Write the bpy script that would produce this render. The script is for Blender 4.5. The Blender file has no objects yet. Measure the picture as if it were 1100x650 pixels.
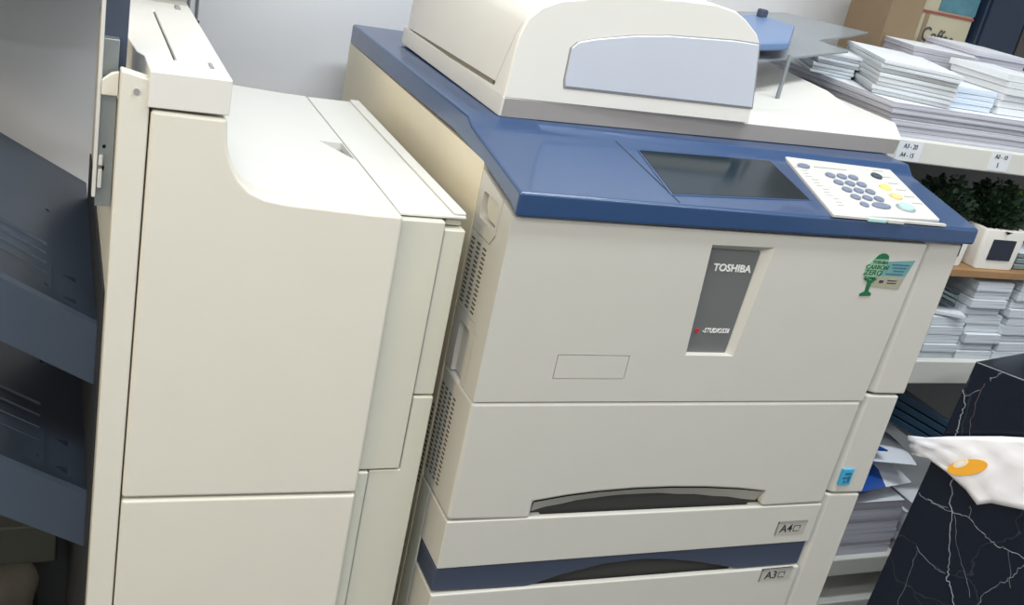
import bpy, bmesh, math, random
from mathutils import Vector, Matrix
random.seed(7)
S = bpy.context.scene
COL = S.collection

# ------------------------------------------------------------------ helpers
def put(o, parent=None):
    COL.objects.link(o)
    if parent: o.parent = parent
    return o
def tag(o, label=None, cat=None, group=None, kind=None):
    if label: o['label'] = label
    if cat: o['category'] = cat
    if group: o['group'] = group
    if kind: o['kind'] = kind
    return o
def empty(name, loc, label, cat, group=None, rz=0):
    o = bpy.data.objects.new(name, None); put(o)
    o.location = loc; o.rotation_euler = (0, 0, rz)
    o.empty_display_size = .05
    return tag(o, label, cat, group)
def obj(name, bm, m, parent=None, bevel=0, seg=2, cuts=(), smooth=False):
    """link a bmesh given in WORLD coordinates as one mesh object"""
    bmesh.ops.recalc_face_normals(bm, faces=bm.faces)
    me = bpy.data.meshes.new(name); bm.to_mesh(me); bm.free()
    ms = m if isinstance(m, (list, tuple)) else [m]
    for x in ms: me.materials.append(x)
    o = bpy.data.objects.new(name, me); COL.objects.link(o)
    for c in cuts:
        bmesh.ops.recalc_face_normals(c, faces=c.faces)
        cm = bpy.data.meshes.new('cutter'); c.to_mesh(cm); c.free()
        co = bpy.data.objects.new('cutter', cm); COL.objects.link(co)
        md = o.modifiers.new('cut', 'BOOLEAN'); md.operation = 'DIFFERENCE'; md.object = co; md.solver = 'EXACT'
        bpy.context.view_layer.update()
        dg = bpy.context.evaluated_depsgraph_get()
        nm = bpy.data.meshes.new_from_object(o.evaluated_get(dg), depsgraph=dg)
        o.modifiers.clear(); old = o.data; o.data = nm; bpy.data.meshes.remove(old)
        bpy.data.objects.remove(co); bpy.data.meshes.remove(cm)
    o.data.name = name
    if bevel:
        b = o.modifiers.new('bevel', 'BEVEL'); b.width = bevel; b.segments = seg
        b.limit_method = 'ANGLE'; b.angle_limit = math.radians(28); b.harden_normals = True
    if smooth or bevel:
        for p in o.data.polygons: p.use_smooth = True
        o.data.set_sharp_from_angle(angle=math.radians(38 if not smooth else 60))
    if parent:
        bpy.context.view_layer.update()
        o.data.transform(parent.matrix_world.inverted()); o.parent = parent
    return o
def box(bm, x0, x1, y0, y1, z0, z1, M=None, mi=0):
    vs = [bm.verts.new(v) for v in [(x0,y0,z0),(x1,y0,z0),(x1,y1,z0),(x0,y1,z0),(x0,y0,z1),(x1,y0,z1),(x1,y1,z1),(x0,y1,z1)]]
    if M is not None:
        for v in vs: v.co = M @ v.co
    for f in [(0,3,2,1),(4,5,6,7),(0,1,5,4),(1,2,6,5),(2,3,7,6),(3,0,4,7)]:
        bm.faces.new([vs[i] for i in f]).material_index = mi
    return bm
def B(*a, **k): return box(bmesh.new(), *a, **k)
def loft(bm, loops, caps=True, mi=0, closed=True):
    L = [[bm.verts.new(p) for p in l] for l in loops]; n = len(L[0])
    for a, b in zip(L, L[1:]):
        for i in range(n if closed else n - 1):
            bm.faces.new([a[i], a[(i+1) % n], b[(i+1) % n], b[i]]).material_index = mi
    if caps:
        bm.faces.new(L[0][::-1]).material_index = mi; bm.faces.new(L[-1]).material_index = mi
    return bm
def prism(pts, axis, a, b, bm=None, mi=0):
    """pts in the plane: axis y -> (x,z); x -> (y,z); z -> (x,y)"""
    bm = bm or bmesh.new()
    f = {'y': lambda p, t: (p[0], t, p[1]), 'x': lambda p, t: (t, p[0], p[1]), 'z': lambda p, t: (p[0], p[1], t)}[axis]
    return loft(bm, [[f(p, a) for p in pts], [f(p, b) for p in pts]], mi=mi)
def tube(bm, pts, r, n=10, mi=0, caps=True):
    loops = []; pts = [Vector(p) for p in pts]
    for i, p in enumerate(pts):
        d = (pts[min(i+1, len(pts)-1)] - pts[max(i-1, 0)]).normalized()
        u = d.cross(Vector((0,0,1)) if abs(d.z) < .9 else Vector((1,0,0))).normalized(); w = d.cross(u)
        rr = r[i] if isinstance(r, (list, tuple)) else r
        loops.append([p + rr*(math.cos(2*math.pi*k/n)*u + math.sin(2*math.pi*k/n)*w) for k in range(n)])
    return loft(bm, loops, caps, mi)
def ell(cx, cy, rx, ry, n=18):
    return [(cx + rx*math.cos(2*math.pi*k/n), cy + ry*math.sin(2*math.pi*k/n)) for k in range(n)]
def rrect(x0, x1, y0, y1, r, n=4):
    o = []
    for cx, cy, a in ((x1-r, y1-r, 0), (x0+r, y1-r, 90), (x0+r, y0+r, 180), (x1-r, y0+r, 270)):
        for k in range(n+1):
            t = math.radians(a + 90*k/n); o.append((cx + r*math.cos(t), cy + r*math.sin(t)))
    return o
def text(name, body, M, h, m, parent, depth=.0004, sx=1.0, shear=0, bold=0, align='CENTER', label=None):
    """raised lettering; M places the text plane; h is the capital height"""
    cu = bpy.data.curves.new(name, 'FONT'); cu.body = body; cu.size = h/0.69; cu.extrude = depth
    cu.align_x = align; cu.align_y = 'CENTER'; cu.shear = shear; cu.offset = bold; cu.resolution_u = 3
    o = bpy.data.objects.new(name, cu); COL.objects.link(o); bpy.context.view_layer.update()
    dg = bpy.context.evaluated_depsgraph_get()
    me = bpy.data.meshes.new_from_object(o.evaluated_get(dg), depsgraph=dg)
    bpy.data.objects.remove(o); bpy.data.curves.remove(cu)
    me.name = name; me.materials.clear(); me.materials.append(m)
    me.transform(Matrix.Diagonal((sx, 1, 1, 1))); me.transform(M)
    o = bpy.data.objects.new(name, me); COL.objects.link(o)
    if parent:
        bpy.context.view_layer.update()
        me.transform(parent.matrix_world.inverted()); o.parent = parent
    if label: o['label'] = label
    return o
def front(x, y, z, roll=0):   # text plane facing -y
    return Matrix.Translation((x, y, z)) @ Matrix.Rotation(math.radians(roll), 4, 'Y') @ Matrix.Rotation(math.pi/2, 4, 'X')

# ------------------------------------------------------------------ materials
def mat(name, col, rough=.5, metal=0, noise=0, nscale=20, bump=0, bscale=300, spec=.5, alpha=1, emit=0, coat=0, trans=0):
    m = bpy.data.materials.new(name); m.use_nodes = True
    nt = m.node_tree; b = nt.nodes['Principled BSDF']
    c = tuple(col) + (1,)
    b.inputs['Base Color'].default_value = c; b.inputs['Roughness'].default_value = rough
    b.inputs['Metallic'].default_value = metal; b.inputs['Specular IOR Level'].default_value = spec
    b.inputs['Coat Weight'].default_value = coat; b.inputs['Transmission Weight'].default_value = trans
    b.inputs['Alpha'].default_value = alpha
    if emit: b.inputs['Emission Color'].default_value = c; b.inputs['Emission Strength'].default_value = emit
    tc = nt.nodes.new('ShaderNodeTexCoord')
    n = nt.nodes.new('ShaderNodeTexNoise'); n.inputs['Scale'].default_value = nscale; n.inputs['Detail'].default_value = 4
    nt.links.new(tc.outputs['Object'], n.inputs['Vector'])
    mx = nt.nodes.new('ShaderNodeMix'); mx.data_type = 'RGBA'
    k = noise or .02
    mx.inputs[6].default_value = tuple(v*(1-k) for v in col) + (1,)
    mx.inputs[7].default_value = tuple(min(1, v*(1+k)) for v in col) + (1,)
    nt.links.new(n.outputs['Fac'], mx.inputs[0]); nt.links.new(mx.outputs[2], b.inputs['Base Color'])
    if bump:
        n2 = nt.nodes.new('ShaderNodeTexNoise'); n2.inputs['Scale'].default_value = bscale
        nt.links.new(tc.outputs['Object'], n2.inputs['Vector'])
        bp = nt.nodes.new('ShaderNodeBump'); bp.inputs['Strength'].default_value = bump; bp.inputs['Distance'].default_value = .001
        nt.links.new(n2.outputs['Fac'], bp.inputs['Height']); nt.links.new(bp.outputs['Normal'], b.inputs['Normal'])
    return m
def stacked(name, a, b_, scale, rough=.7):
    """paper seen on its cut edges: fine horizontal layers"""
    m = mat(name, a, rough); nt = m.node_tree; bs = nt.nodes['Principled BSDF']
    tc = nt.nodes.new('ShaderNodeTexCoord'); mp = nt.nodes.new('ShaderNodeMapping')
    mp.inputs['Scale'].default_value = (3, 3, scale)
    nt.links.new(tc.outputs['Object'], mp.inputs['Vector'])
    n = nt.nodes.new('ShaderNodeTexNoise'); n.inputs['Scale'].default_value = 1; n.inputs['Detail'].default_value = 5
    nt.links.new(mp.outputs['Vector'], n.inputs['Vector'])
    r = nt.nodes.new('ShaderNodeValToRGB'); r.color_ramp.elements[0].position = .36; r.color_ramp.elements[1].position = .55
    r.color_ramp.elements[0].color = tuple(b_) + (1,); r.color_ramp.elements[1].color = tuple(a) + (1,)
    nt.links.new(n.outputs['Fac'], r.inputs['Fac'])
    nt.links.new(r.outputs['Color'], bs.inputs['Base Color'])
    return m
M = {}
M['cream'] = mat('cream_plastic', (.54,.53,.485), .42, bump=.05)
M['cream_side_lit'] = mat('cream_plastic_warm_lit', (.72,.655,.50), .45, bump=.05)  # cream plastic with the warm light on the left flank put into its colour
M['white'] = mat('white_plastic', (.70,.69,.645), .38, bump=.04)
M['fin'] = mat('finisher_plastic', (.68,.655,.575), .42, bump=.05)
M['fin_side'] = mat('finisher_shell', (.60,.59,.50), .45, bump=.05)
M['gap'] = mat('seam_shadow_black', (.03,.03,.028), .8)  # near-black that paints the shade inside open seams and gaps
M['blue'] = mat('blue_plastic', (.015,.054,.150), .30, bump=.06, spec=.8, coat=.4)
M['band'] = mat('slate_blue_plastic', (.048,.062,.10), .5)
M['silver'] = mat('silver_plastic', (.60,.64,.72), .35, metal=.25)
M['groove'] = mat('grey_trim', (.28,.28,.28), .5)
M['scoop'] = mat('cream_shade_and_label', (.43,.42,.38), .5)  # cream darkened to paint the shade in the grip scoop; also fills the labels
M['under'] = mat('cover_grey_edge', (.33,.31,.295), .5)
M['badge'] = mat('badge_grey', (.16,.165,.165), .4, metal=.2)
M['letters'] = mat('badge_lettering', (.8,.8,.8), .4)
M['red'] = mat('red_print', (.5,.02,.02), .5)
M['screen'] = mat('screen_glass', (.008,.018,.026), .14, spec=.22)
M['keys'] = mat('key_panel', (.58,.57,.545), .45)
M['key'] = mat('key_blue_grey', (.17,.20,.28), .4)
M['keydark'] = mat('key_dark', (.03,.05,.08), .35)
M['yellow'] = mat('key_yellow', (.85,.68,.2), .4)
M['orange'] = mat('key_orange', (.9,.55,.25), .4)
M['green'] = mat('key_green', (.42,.68,.66), .35)
M['print'] = mat('grey_print', (.30,.29,.28), .6)
M['ink'] = mat('dark_ink', (.03,.03,.035), .6)
M['stgreen'] = mat('sticker_green', (.008,.13,.05), .5)
M['stpale'] = mat('sticker_pale', (.30,.46,.34), .5)
M['stteal'] = mat('sticker_teal', (.14,.31,.30), .5)
M['stblue'] = mat('sticker_blue_print', (.03,.14,.24), .5)
M['sttan'] = mat('sticker_tan', (.34,.33,.25), .5)
M['stcyan'] = mat('sticker_cyan', (.05,.36,.60), .5)
M['slot'] = mat('slot_tan', (.20,.18,.13), .6)
M['vent'] = mat('vent_dark', (.10,.085,.06), .8)
M['metal'] = mat('dull_steel', (.33,.36,.36), .4, metal=.7)
M['tray'] = mat('tray_grey_blue', (.060,.080,.115), .32, bump=.12, bscale=120)
M['dark'] = mat('dark_plastic', (.02,.022,.026), .6)
M['wall'] = mat('wall_paint', (.74,.75,.78), .7, noise=.02, nscale=3, bump=.1, bscale=80)
M['wallg'] = mat('wall_paint_grey', (.42,.40,.41), .75, noise=.03, nscale=3, bump=.1, bscale=80)
M['floor'] = mat('dark_vinyl_floor', (.05,.055,.055), .5, noise=.2, nscale=8)
M['ceil'] = mat('ceiling_paint', (.8,.8,.8), .8)
M['shelf'] = mat('shelf_enamel', (.62,.62,.58), .45)
M['shelfd'] = mat('shelf_back_grey', (.12,.12,.125), .7)
M['paper'] = stacked('paper_stack', (.66,.70,.74), (.30,.35,.40), 900)
M['sheets'] = stacked('paper_ream', (.56,.57,.64), (.36,.37,.44), 420)
M['top'] = mat('paper_white', (.68,.71,.74), .6)
M['pblue'] = stacked('pale_blue_paper', (.66,.75,.86), (.48,.56,.68), 500)
M['pgrey'] = stacked('grey_paper', (.40,.39,.44), (.22,.22,.25), 400)
M['wood'] = mat('plank_wood', (.30,.17,.075), .55, noise=.25, nscale=30)
M['card'] = mat('cardboard', (.19,.135,.08), .8, noise=.1, nscale=15)
M['book'] = mat('book_cream', (.33,.30,.21), .7, noise=.1, nscale=30)
M['bookblue'] = mat('book_teal_art', (.05,.14,.18), .6, noise=.4, nscale=60)
M['bookred'] = mat('book_dark_red', (.2,.05,.04), .6)
M['navy'] = mat('navy_cover', (.003,.012,.032), .5)
M['brownblk'] = mat('brown_black', (.035,.03,.028), .6)
M['pot'] = mat('pot_white', (.78,.76,.70), .35)
M['slate'] = mat('slate_label', (.012,.018,.035), .6)
M['leaf'] = mat('leaf_dark', (.007,.028,.010), .55, noise=.4, nscale=60)
M['leaf2'] = mat('leaf_bright', (.16,.34,.02), .5, noise=.3, nscale=60)
M['folder'] = mat('folder_green_grey', (.16,.22,.21), .5)
M['folder2'] = mat('folder_dark', (.03,.05,.07), .5)
M['packblue'] = mat('packet_blue', (.01,.07,.33), .3)
M['packwhite'] = mat('packet_white', (.72,.76,.82), .35)
M['fblue'] = mat('folder_blue', (.01,.05,.10), .4)
M['bag'] = mat('white_wrapper', (.86,.85,.88), .5, bump=.3, bscale=12)
M['bagor'] = mat('orange_print', (.9,.42,.03), .5)
M['bagcream'] = mat('cream_print', (.9,.75,.5), .5)
M['vein'] = mat('marble_vein', (.34,.36,.39), .4)
M['veinr'] = mat('marble_vein_rust', (.16,.10,.11), .5)
M['shoe'] = mat('beige_leather', (.36,.31,.25), .5)
M['acry'] = mat('tray_smoke', (.27,.30,.32), .25, alpha=.8)
M['ablue'] = mat('tray_blue', (.13,.21,.38), .35)
M['cable'] = mat('cable_grey', (.25,.25,.26), .5)
M['lamp'] = mat('lamp_diffuser', (1,.99,.97), .5, emit=2)
def marble():
    m = mat('black_marble_film', (.006,.009,.016), .22)
    nt = m.node_tree; b = nt.nodes['Principled BSDF']
    tc = nt.nodes.new('ShaderNodeTexCoord')
    nz = nt.nodes.new('ShaderNodeTexNoise'); nz.inputs['Scale'].default_value = 9; nz.inputs['Detail'].default_value = 5
    nt.links.new(tc.outputs['Object'], nz.inputs['Vector'])
    ad = nt.nodes.new('ShaderNodeMixRGB'); ad.blend_type = 'ADD'; ad.inputs['Fac'].default_value = .14
    nt.links.new(tc.outputs['Object'], ad.inputs[1]); nt.links.new(nz.outputs['Color'], ad.inputs[2])
    v = nt.nodes.new('ShaderNodeTexVoronoi'); v.feature = 'DISTANCE_TO_EDGE'; v.inputs['Scale'].default_value = 5.5
    nt.links.new(ad.outputs['Color'], v.inputs['Vector'])
    r = nt.nodes.new('ShaderNodeValToRGB'); e = r.color_ramp.elements
    e[0].position = 0; e[0].color = (.03,.035,.045,1); e[1].position = .008; e[1].color = (.006,.010,.020,1)
    nt.links.new(v.outputs['Distance'], r.inputs['Fac']); nt.links.new(r.outputs['Color'], b.inputs['Base Color'])
    return m
M['marble'] = marble()

# ------------------------------------------------------------------ room
tag(obj('floor', B(-3, 3, -3.5, .82, -.05, 0), M['floor']), kind='structure')
tag(obj('wall_back', B(-3, 3, .82, .9, 0, 2.7), M['wall']), kind='structure')
tag(obj('wall_left', B(-3.1, -3, -3.5, .9, 0, 2.7), M['wall']), kind='structure')
tag(obj('wall_right', B(3, 3.1, -3.5, .9, 0, 2.7), M['wall']), kind='structure')
tag(obj('added_soffit_1', B(-2.2, -.28, .40, .82, 1.085, 1.30), M['wall']), kind='structure')  # unseen soffit, added to shade the upper left of the back wall
tag(obj('wall_front', B(-3, 3, -3.6, -3.5, 0, 2.7), M['wall']), kind='structure')
tag(obj('ceiling', B(-3.1, 3.1, -3.6, .9, 2.7, 2.78), M['ceil']), kind='structure')

# ================================================================== PHOTOCOPIER
cp = empty('photocopier', (.3, .35, 0), 'large cream office photocopier with blue top console and two paper drawers', 'photocopier')
XL = -.013      # left flank of the copier
# --- inner carcass and rear body
bm = B(XL, .655, .106, .765, .03, .962)
obj('body', bm, M['cream_side_lit'], cp, bevel=.004,
    cuts=[B(XL-.01, XL+.003, .165, .1665, .0, .7735), B(XL-.01, XL+.003, .10, .18, .7735, .775)])
obj('side_column', B(XL+.0005, .648, .072, .1055, .03, .5335), M['fin_side'], cp, bevel=.002)
obj('inner_frame', B(XL+.020, .645, .012, .112, .03, .938), M['gap'], cp)
for cx in (.03, .6):
    for cy in (.08, .7):
        c = bmesh.new(); tube(c, [(cx-.012, cy, .025), (cx+.012, cy, .025)], .025, 16)
        obj('caster', c, M['dark'], cp)

# --- upper front door: badge recess, slot, side latch
door = prism([(XL, .7025), (.580, .7005), (.591, .937), (.30, .9345), (XL, .9325)], 'y', 0, .103)
cuts = []
# badge recess with splayed right and top walls
c = bmesh.new()
loft(c, [[(.254,-.001,.917),(.348,-.001,.919),(.336,-.001,.767),(.262,-.001,.767)],
         [(.2545,.010,.908),(.333,.010,.908),(.3265,.010,.7685),(.2625,.010,.7685)]])
cuts.append(c)
for v in door.verts:
    if v.co.y > .1 and v.co.z > .9: v.co.z += .0205 if v.co.x < .1 else .013
# thin outline of a small blank cover plate
def ring(x0, x1, z0, z1, w, y0, y1, sk=0):
    out = []
    for a, b_, c_, d in ((x0, x1, z0, z0+w), (x0, x1, z1-w, z1), (x0, x0+w, z0, z1), (x1-w, x1, z0, z1)):
        out.append(B(a, b_, y0, y1, c_, d))
    return out
cuts += ring(.083, .182, .733, .766, .0011, -.01, .002)
# side latch pocket
cuts.append(prism(rrect(.040, .0895, .900, .932, .005), 'x', XL-.01, XL+.010))
# outline round the latch, and a second pocket low on the flank
cuts.append(prism([(.0305,.946),(.032,.946),(.0345,.897),(.046,.8825),(.11,.8825),(.11,.881),(.045,.881),(.033,.896)], 'x', XL-.01, XL+.0025))
cuts.append(prism([(.033,.7005),(.0345,.7005),(.0345,.776),(.0415,.783),(.11,.783),(.11,.7845),(.041,.7845),(.033,.7765)], 'x', XL-.01, XL+.0025))
cuts.append(prism(rrect(.048, .082, .700, .770, .006), 'x', XL-.01, XL+.006))
d_o = obj('front_door', door, M['cream'], cp, bevel=.005, seg=3, cuts=cuts)
obj('blank_plate', B(.0842, .1808, .0003, .003, .7342, .7648), M['cream'], d_o)
lp = obj('latch', prism([(.042,.902),(.072,.902),(.085,.915),(.085,.930),(.042,.930)], 'x', XL+.004, XL+.010), M['fin_side'], d_o, bevel=.003)
# badge plate with its lettering
bp = bmesh.new()
loft(bp, [[(.2545,.0098,.908),(.333,.0098,.908),(.3265,.0098,.7685),(.2625,.0098,.7685)],
          [(.2545,.0075,.908),(.333,.0075,.908),(.3265,.0075,.7685),(.2625,.0075,.7685)]])
badge = obj('badge', bp, M['badge'], cp)
text('maker_lettering', 'TOSHIBA', front(.2985, .0072, .8845, 0), .0092, M['letters'], badge, sx=1.03, bold=.0003, depth=.0005, label='white maker name lettering')
text('model_lettering', '-STUDIO556', front(.3020, .0072, .7990, 0), .0062, M['letters'], badge, sx=.84, shear=.2, depth=.0005)
text('model_initial', 'e', front(.2725, .0071, .7998, 0), .0085, M['red'], badge, sx=1.0, bold=.0003, shear=.3, depth=.0006, label='red initial e')

# --- side vents: small punched slots standing as dark inlays in the flank
def vent(y0, y1, z0, z1, ny, nz, x, skew=0, dz=0):
    bm = bmesh.new()
    for i in range(ny):
        for j in range(nz):
            y = y0 + (y1-y0)*i/(ny-1) + skew*j/(nz-1); z = z0 + (z1-z0)*j/(nz-1) + dz*i
            w, h = (y1-y0)/(ny-1)*.31, (z1-z0)/(nz-1)*.22
            prism([(y-w, z+h), (y-w*.6, z-h), (y+w, z-h), (y+w*.7, z+h)], 'x', x-.0004, x+.001, bm)
    return bm
obj('vent_grille', vent(.054, .092, .792, .872, 3, 15, XL), M['vent'], cp)

# --- middle cover with a scooped lower edge
arcA = [(.105,.5555),(.145,.5625),(.190,.5665),(.245,.5685),(.301,.5680),(.360,.565),(.415,.560),(.462,.553)]
arcB = [(.111,.5305),(.145,.5405),(.190,.5495),(.235,.5540),(.285,.5540),(.345,.5475),(.405,.5385),(.457,.5285)]
bm = prism([(XL,.5355),(.1,.5310),(.1,.556)] + arcA[1:] + [(.466,.5285),(.5765,.5285),(.580,.6985),(XL,.7005)], 'y', 0, .103)
mc = obj('middle_cover', bm, M['cream'], cp, bevel=.005, seg=3)
# sloping scoop between the cover edge and the drawer
bm = bmesh.new()
loft(bm, [[(x, .0006, z) for x, z in [(.1,.556)] + arcA[1:-1] + [(.466,.5535)]], [(x, .022, z-.0145) for x, z in arcB]], caps=False, closed=False)
sc = obj('grip_scoop', bm, M['groove'], mc)
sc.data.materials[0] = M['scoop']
obj('vent_grille', vent(.052, .094, .555, .676, 4, 20, XL), M['vent'], mc)
obj('vent_grille', vent(.112, .146, .520, .635, 4, 18, XL), M['vent'], cp)

# --- drawers
def drawer(z0, z1, name, hump, yb=.0715, dz=.0148):
    # front plate with a ledge on top, and the leaning grip behind the ledge
    root = obj(name, prism([(XL, z0), (.577, z0-.002), (.577, z1-.0065), (XL, z1)], 'y', 0, yb), M['cream'], cp, bevel=.002, seg=3,
        cuts=[prism([(hump[0][0]+.004, z1+.02), (hump[0][0]+.012, z1-.030), (hump[-1][0]-.012, z1-.030), (hump[-1][0]-.004, z1+.02)], 'y', .009, .050)])
    bm = bmesh.new()
    loft(bm, [[(x, .026, z1-.030) for x, z in hump], [(x, .0225, max(z-dz, z1-.028)) for x, z in hump]], caps=False, closed=False)
    obj('drawer_grip', bm, M['white'], root)
    return root
dA = drawer(.4625, .5335, 'paper_drawer', arcB)
arcC = [(.121,.4165),(.145,.4255),(.175,.4340),(.233,.4450),(.290,.4480),(.340,.4440),(.390,.4350),(.430,.4260),(.464,.4165)]
band = obj('blue_band', prism([(XL,.4245),(.118,.4175)] + arcC[1:-1] + [(.466,.4165),(.576,.4165),(.577,.4595),(XL,.4600)], 'y', .004, .069), M['band'], cp, bevel=.003)
dB = drawer(.335, .4215, 'paper_drawer', arcC, dz=.008)
dA['label'] = 'upper drawer marked A4'; dB['label'] = 'lower drawer marked A3'
# recess at the top of the band, shaded scoop over the lower grip
obj('blue_band', prism([(XL,.288),(.576,.288),(.576,.330),(XL,.332)], 'y', .004, .069), M['band'], cp, bevel=.003)
obj('lower_panel', B(XL, .577, 0, .07, .06, .284), M['cream'], cp, bevel=.004)
for (x0, x1, z0, z1, t, par) in ((.507, .560, .477, .500, 'A4', dA), (.508, .565, .394, .4155, 'A3', dB)):
    rc = bmesh.new(); box(rc, x0, x1, -.0008, .002, z0, z1)
    lab = obj('size_label', rc, M['print'], par); lab.data.materials[0] = M['scoop']
    box_ = bmesh.new(); box(box_, x0, x1, -.0016, .001, z1-.0022, z1); box(box_, x0, x0+.0012, -.0016, .001, z0, z1)
    obj('label_rim', box_, M['groove'], par)
    text('size_text', t, front((x0+x1)/2-.009, -.0009, (z0+z1)/2-.001), .0130, M['ink'], par, bold=.0001)
    c = bmesh.new(); xx = (x0+x1)/2+.010; zz = (z0+z1)/2-.001
    for a in ((xx-.006, xx+.006, zz-.005, zz-.0042), (xx-.006, xx+.006, zz+.0042, zz+.005), (xx-.006, xx-.0052, zz-.005, zz+.005), (xx+.0052, xx+.006, zz-.001, zz+.005)):
        box(c, a[0], a[1], -.0013, 0, a[2], a[3])
    obj('size_mark', c, M['ink'], par)

# --- right hand column in stacked lengths
for z0, z1, xa, xb in ((.709, .9395, .594, .656), (.5425, .706, .586, .648), (.03, .540, .582, .645)):
    pts = [(xa-.010, .018), (xa+.008, .004), (xb, .002), (xb+.002, .104), (xa-.010, .104)]
    obj('corner_panel', prism(pts, 'z', z0, z1), M['cream'], cp, bevel=.003)

# --- blue console: lofted from the left flank profile to the right one
def surf(x, y):
    t = x/.66
    L = [(.003,.9645),(.166,.9885)]; R_ = [(.003,.9665),(.118,.9935)]
    zl = L[0][1] + (y-L[0][0])*(L[1][1]-L[0][1])/(L[1][0]-L[0][0])
    zr = R_[0][1] + (y-R_[0][0])*.19
    return zl*(1-t) + zr*t
def prof(t):
    l = [(-.006,.9335),(-.006,.9630),(.166,.9885),(.182,.9965),(.766,.9935),(.766,.961),(.22,.9655),(.105,.957),(.015,.942)]
    r = [(-.006,.9425),(-.006,.9655),(.138,.9930),(.152,1.0065),(.766,1.0035),(.766,.957),(.22,.9585),(.105,.955),(.015,.9460)]
    return [(a[0]*(1-t)+b_[0]*t, a[1]*(1-t)+b_[1]*t) for a, b_ in zip(l, r)]
bm = bmesh.new(); xs = [XL, .08, .19, .40, .60, .668]
loft(bm, [[(x, p[0], p[1]) for p in prof(max(0, min(1, x/.66)))] for x in xs])
def onsurf(pts, h0, h1, bm=None, mi=0):
    bm = bm or bmesh.new()
    return loft(bm, [[(x, y, surf(x, y)+h0) for x, y in pts], [(x, y, surf(x, y)+h1) for x, y in pts]], mi=mi)
groove = onsurf([(.1815,.163),(.1827,.163),(.1927,.000),(.1915,.000)], -.002, .0006)
con = obj('console', bm, M['blue'], cp, bevel=.004, seg=3)
obj('panel_seam', groove, M['gap'], con)
ga = [(.2052,.1350),(.4130,.1420),(.4075,.0360),(.1925,.0190)]
rim = bmesh.new(); onsurf([(.2030,.1372),(.4155,.1445),(.4100,.0345),(.1895,.0165)], -.003, .0012, rim)
obj('screen_bezel', rim, M['blue'], cp, bevel=.0008)
obj('touchscreen', onsurf(ga, -.002, .0016), M['screen'], cp, bevel=.0004)
kp = obj('key_panel', onsurf([(.446,.157),(.632,.165),(.604,.006),(.415,-.004)], -.002, .0045), M['keys'], cp, bevel=.0015)
def key(x, y, rx, ry, m, h=.0025, name='key', sk=0):
    pts = [(a + sk*(b_-y), b_) for a, b_ in ell(x, y, rx, ry)]
    return obj(name, onsurf(pts, .002, .0045+h), m, kp, bevel=.0008)
for j, y in enumerate((.105, .0855, .066, .0465, .027)):
    for i, x in enumerate((.489, .509, .529)):
        if j == 4 and i: continue
        if j == 4: key(x, y, .0066, .0058, M['key'])
        else: key(x, y, .0076, .0064, M['key'])
key(.518, .0275, .0155, .0072, M['key'], name='clear_key')
key(.580, .117, .0085, .0080, M['keydark'], name='power_key')
key(.5700, .084, .0095, .0075, M['yellow'], name='yellow_key')['label'] = 'yellow key'
key(.5690, .059, .0095, .0075, M['orange'], name='orange_key')['label'] = 'orange key'
key(.5620, .0290, .0150, .0115, M['groove'], h=.001, name='start_ring')
key(.5620, .0290, .0125, .0090, M['green'], h=.004, name='start_key')['label'] = 'pale green start key'
key(.4580, .126, .0100, .0060, M['key'], name='access_key')
pr = bmesh.new()
random.seed(3)
for k in range(13):
    yy = .02 + .0085*k
    for q in range(1):
        x0 = .440 + random.uniform(0, .003) + .002*(k % 3); onsurf([(x0, yy), (x0+random.uniform(.006,.012), yy), (x0+.010, yy+.0011), (x0, yy+.0011)], .004, .0048, pr)
obj('key_print', pr, M['print'], kp); pr = bmesh.new()
for k in range(6):
    yy = .045 + .018*k; onsurf([(.588, yy), (.606, yy), (.606, yy+.0013), (.588, yy+.0013)], .004, .0048, pr)
obj('key_print', pr, M['print'], kp); pr = bmesh.new()
for x0, x1, yy in ((.478,.535,.128),): onsurf([(x0, yy), (x1, yy), (x1, yy+.0014), (x0, yy+.0014)], .004, .0048, pr)
obj('key_print', pr, M['print'], kp)
obj('lamp_strip', B(.470, .500, -.0085, -.004, .9640, .9685), M['green'], kp, bevel=.0006)
obj('lamp_strip', B(.503, .530, -.0085, -.004, .9642, .9687), M['keys'], kp, bevel=.0006)
obj('panel_lip', B(.414, .604, -.0072, -.002, .9655, .9690), M['keys'], kp, bevel=.0006)

# --- glass cover and document feeder
fd = bmesh.new()
def bprof(t): # y,z loops of the cover base, left to right
    l = [(.1890,.9975),(.1862,1.0215),(.1880,1.0235),(.200,1.0240),(.62,1.0240),(.62,.998)]
    r = [(.2050,1.0075),(.2022,1.0305),(.2050,1.0345),(.225,1.050),(.62,1.056),(.62,1.006)]
    return [(a[0]*(1-t)+b_[0]*t, a[1]*(1-t)+b_[1]*t) for a, b_ in zip(l, r)]
XS_ = (.0295, .2, .4, .6, .686)
loft(fd, [[(x, p[0], p[1]) for p in bprof((x-.03)/.65)] for x in XS_])
feeder = obj('glass_cover', fd, M['white'], cp, bevel=.002, seg=3)
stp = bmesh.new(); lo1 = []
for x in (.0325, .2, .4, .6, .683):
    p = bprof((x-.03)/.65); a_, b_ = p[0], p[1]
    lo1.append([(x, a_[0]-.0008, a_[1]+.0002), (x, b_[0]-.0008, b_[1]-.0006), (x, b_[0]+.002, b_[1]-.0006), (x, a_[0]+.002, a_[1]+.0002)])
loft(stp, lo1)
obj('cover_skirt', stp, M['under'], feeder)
# raised bed right of the feeder with its shallow valley
bed = bmesh.new()
loft(bed, [[(.400,.225,1.036),(.655,.275,1.048),(.665,.605,1.053),(.400,.605,1.040)],
           [(.405,.420,1.046),(.615,.310,1.070),(.640,.595,1.078),(.405,.595,1.060)]])
obj('paper_bed', bed, M['white'], feeder, bevel=.006, seg=3)
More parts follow.
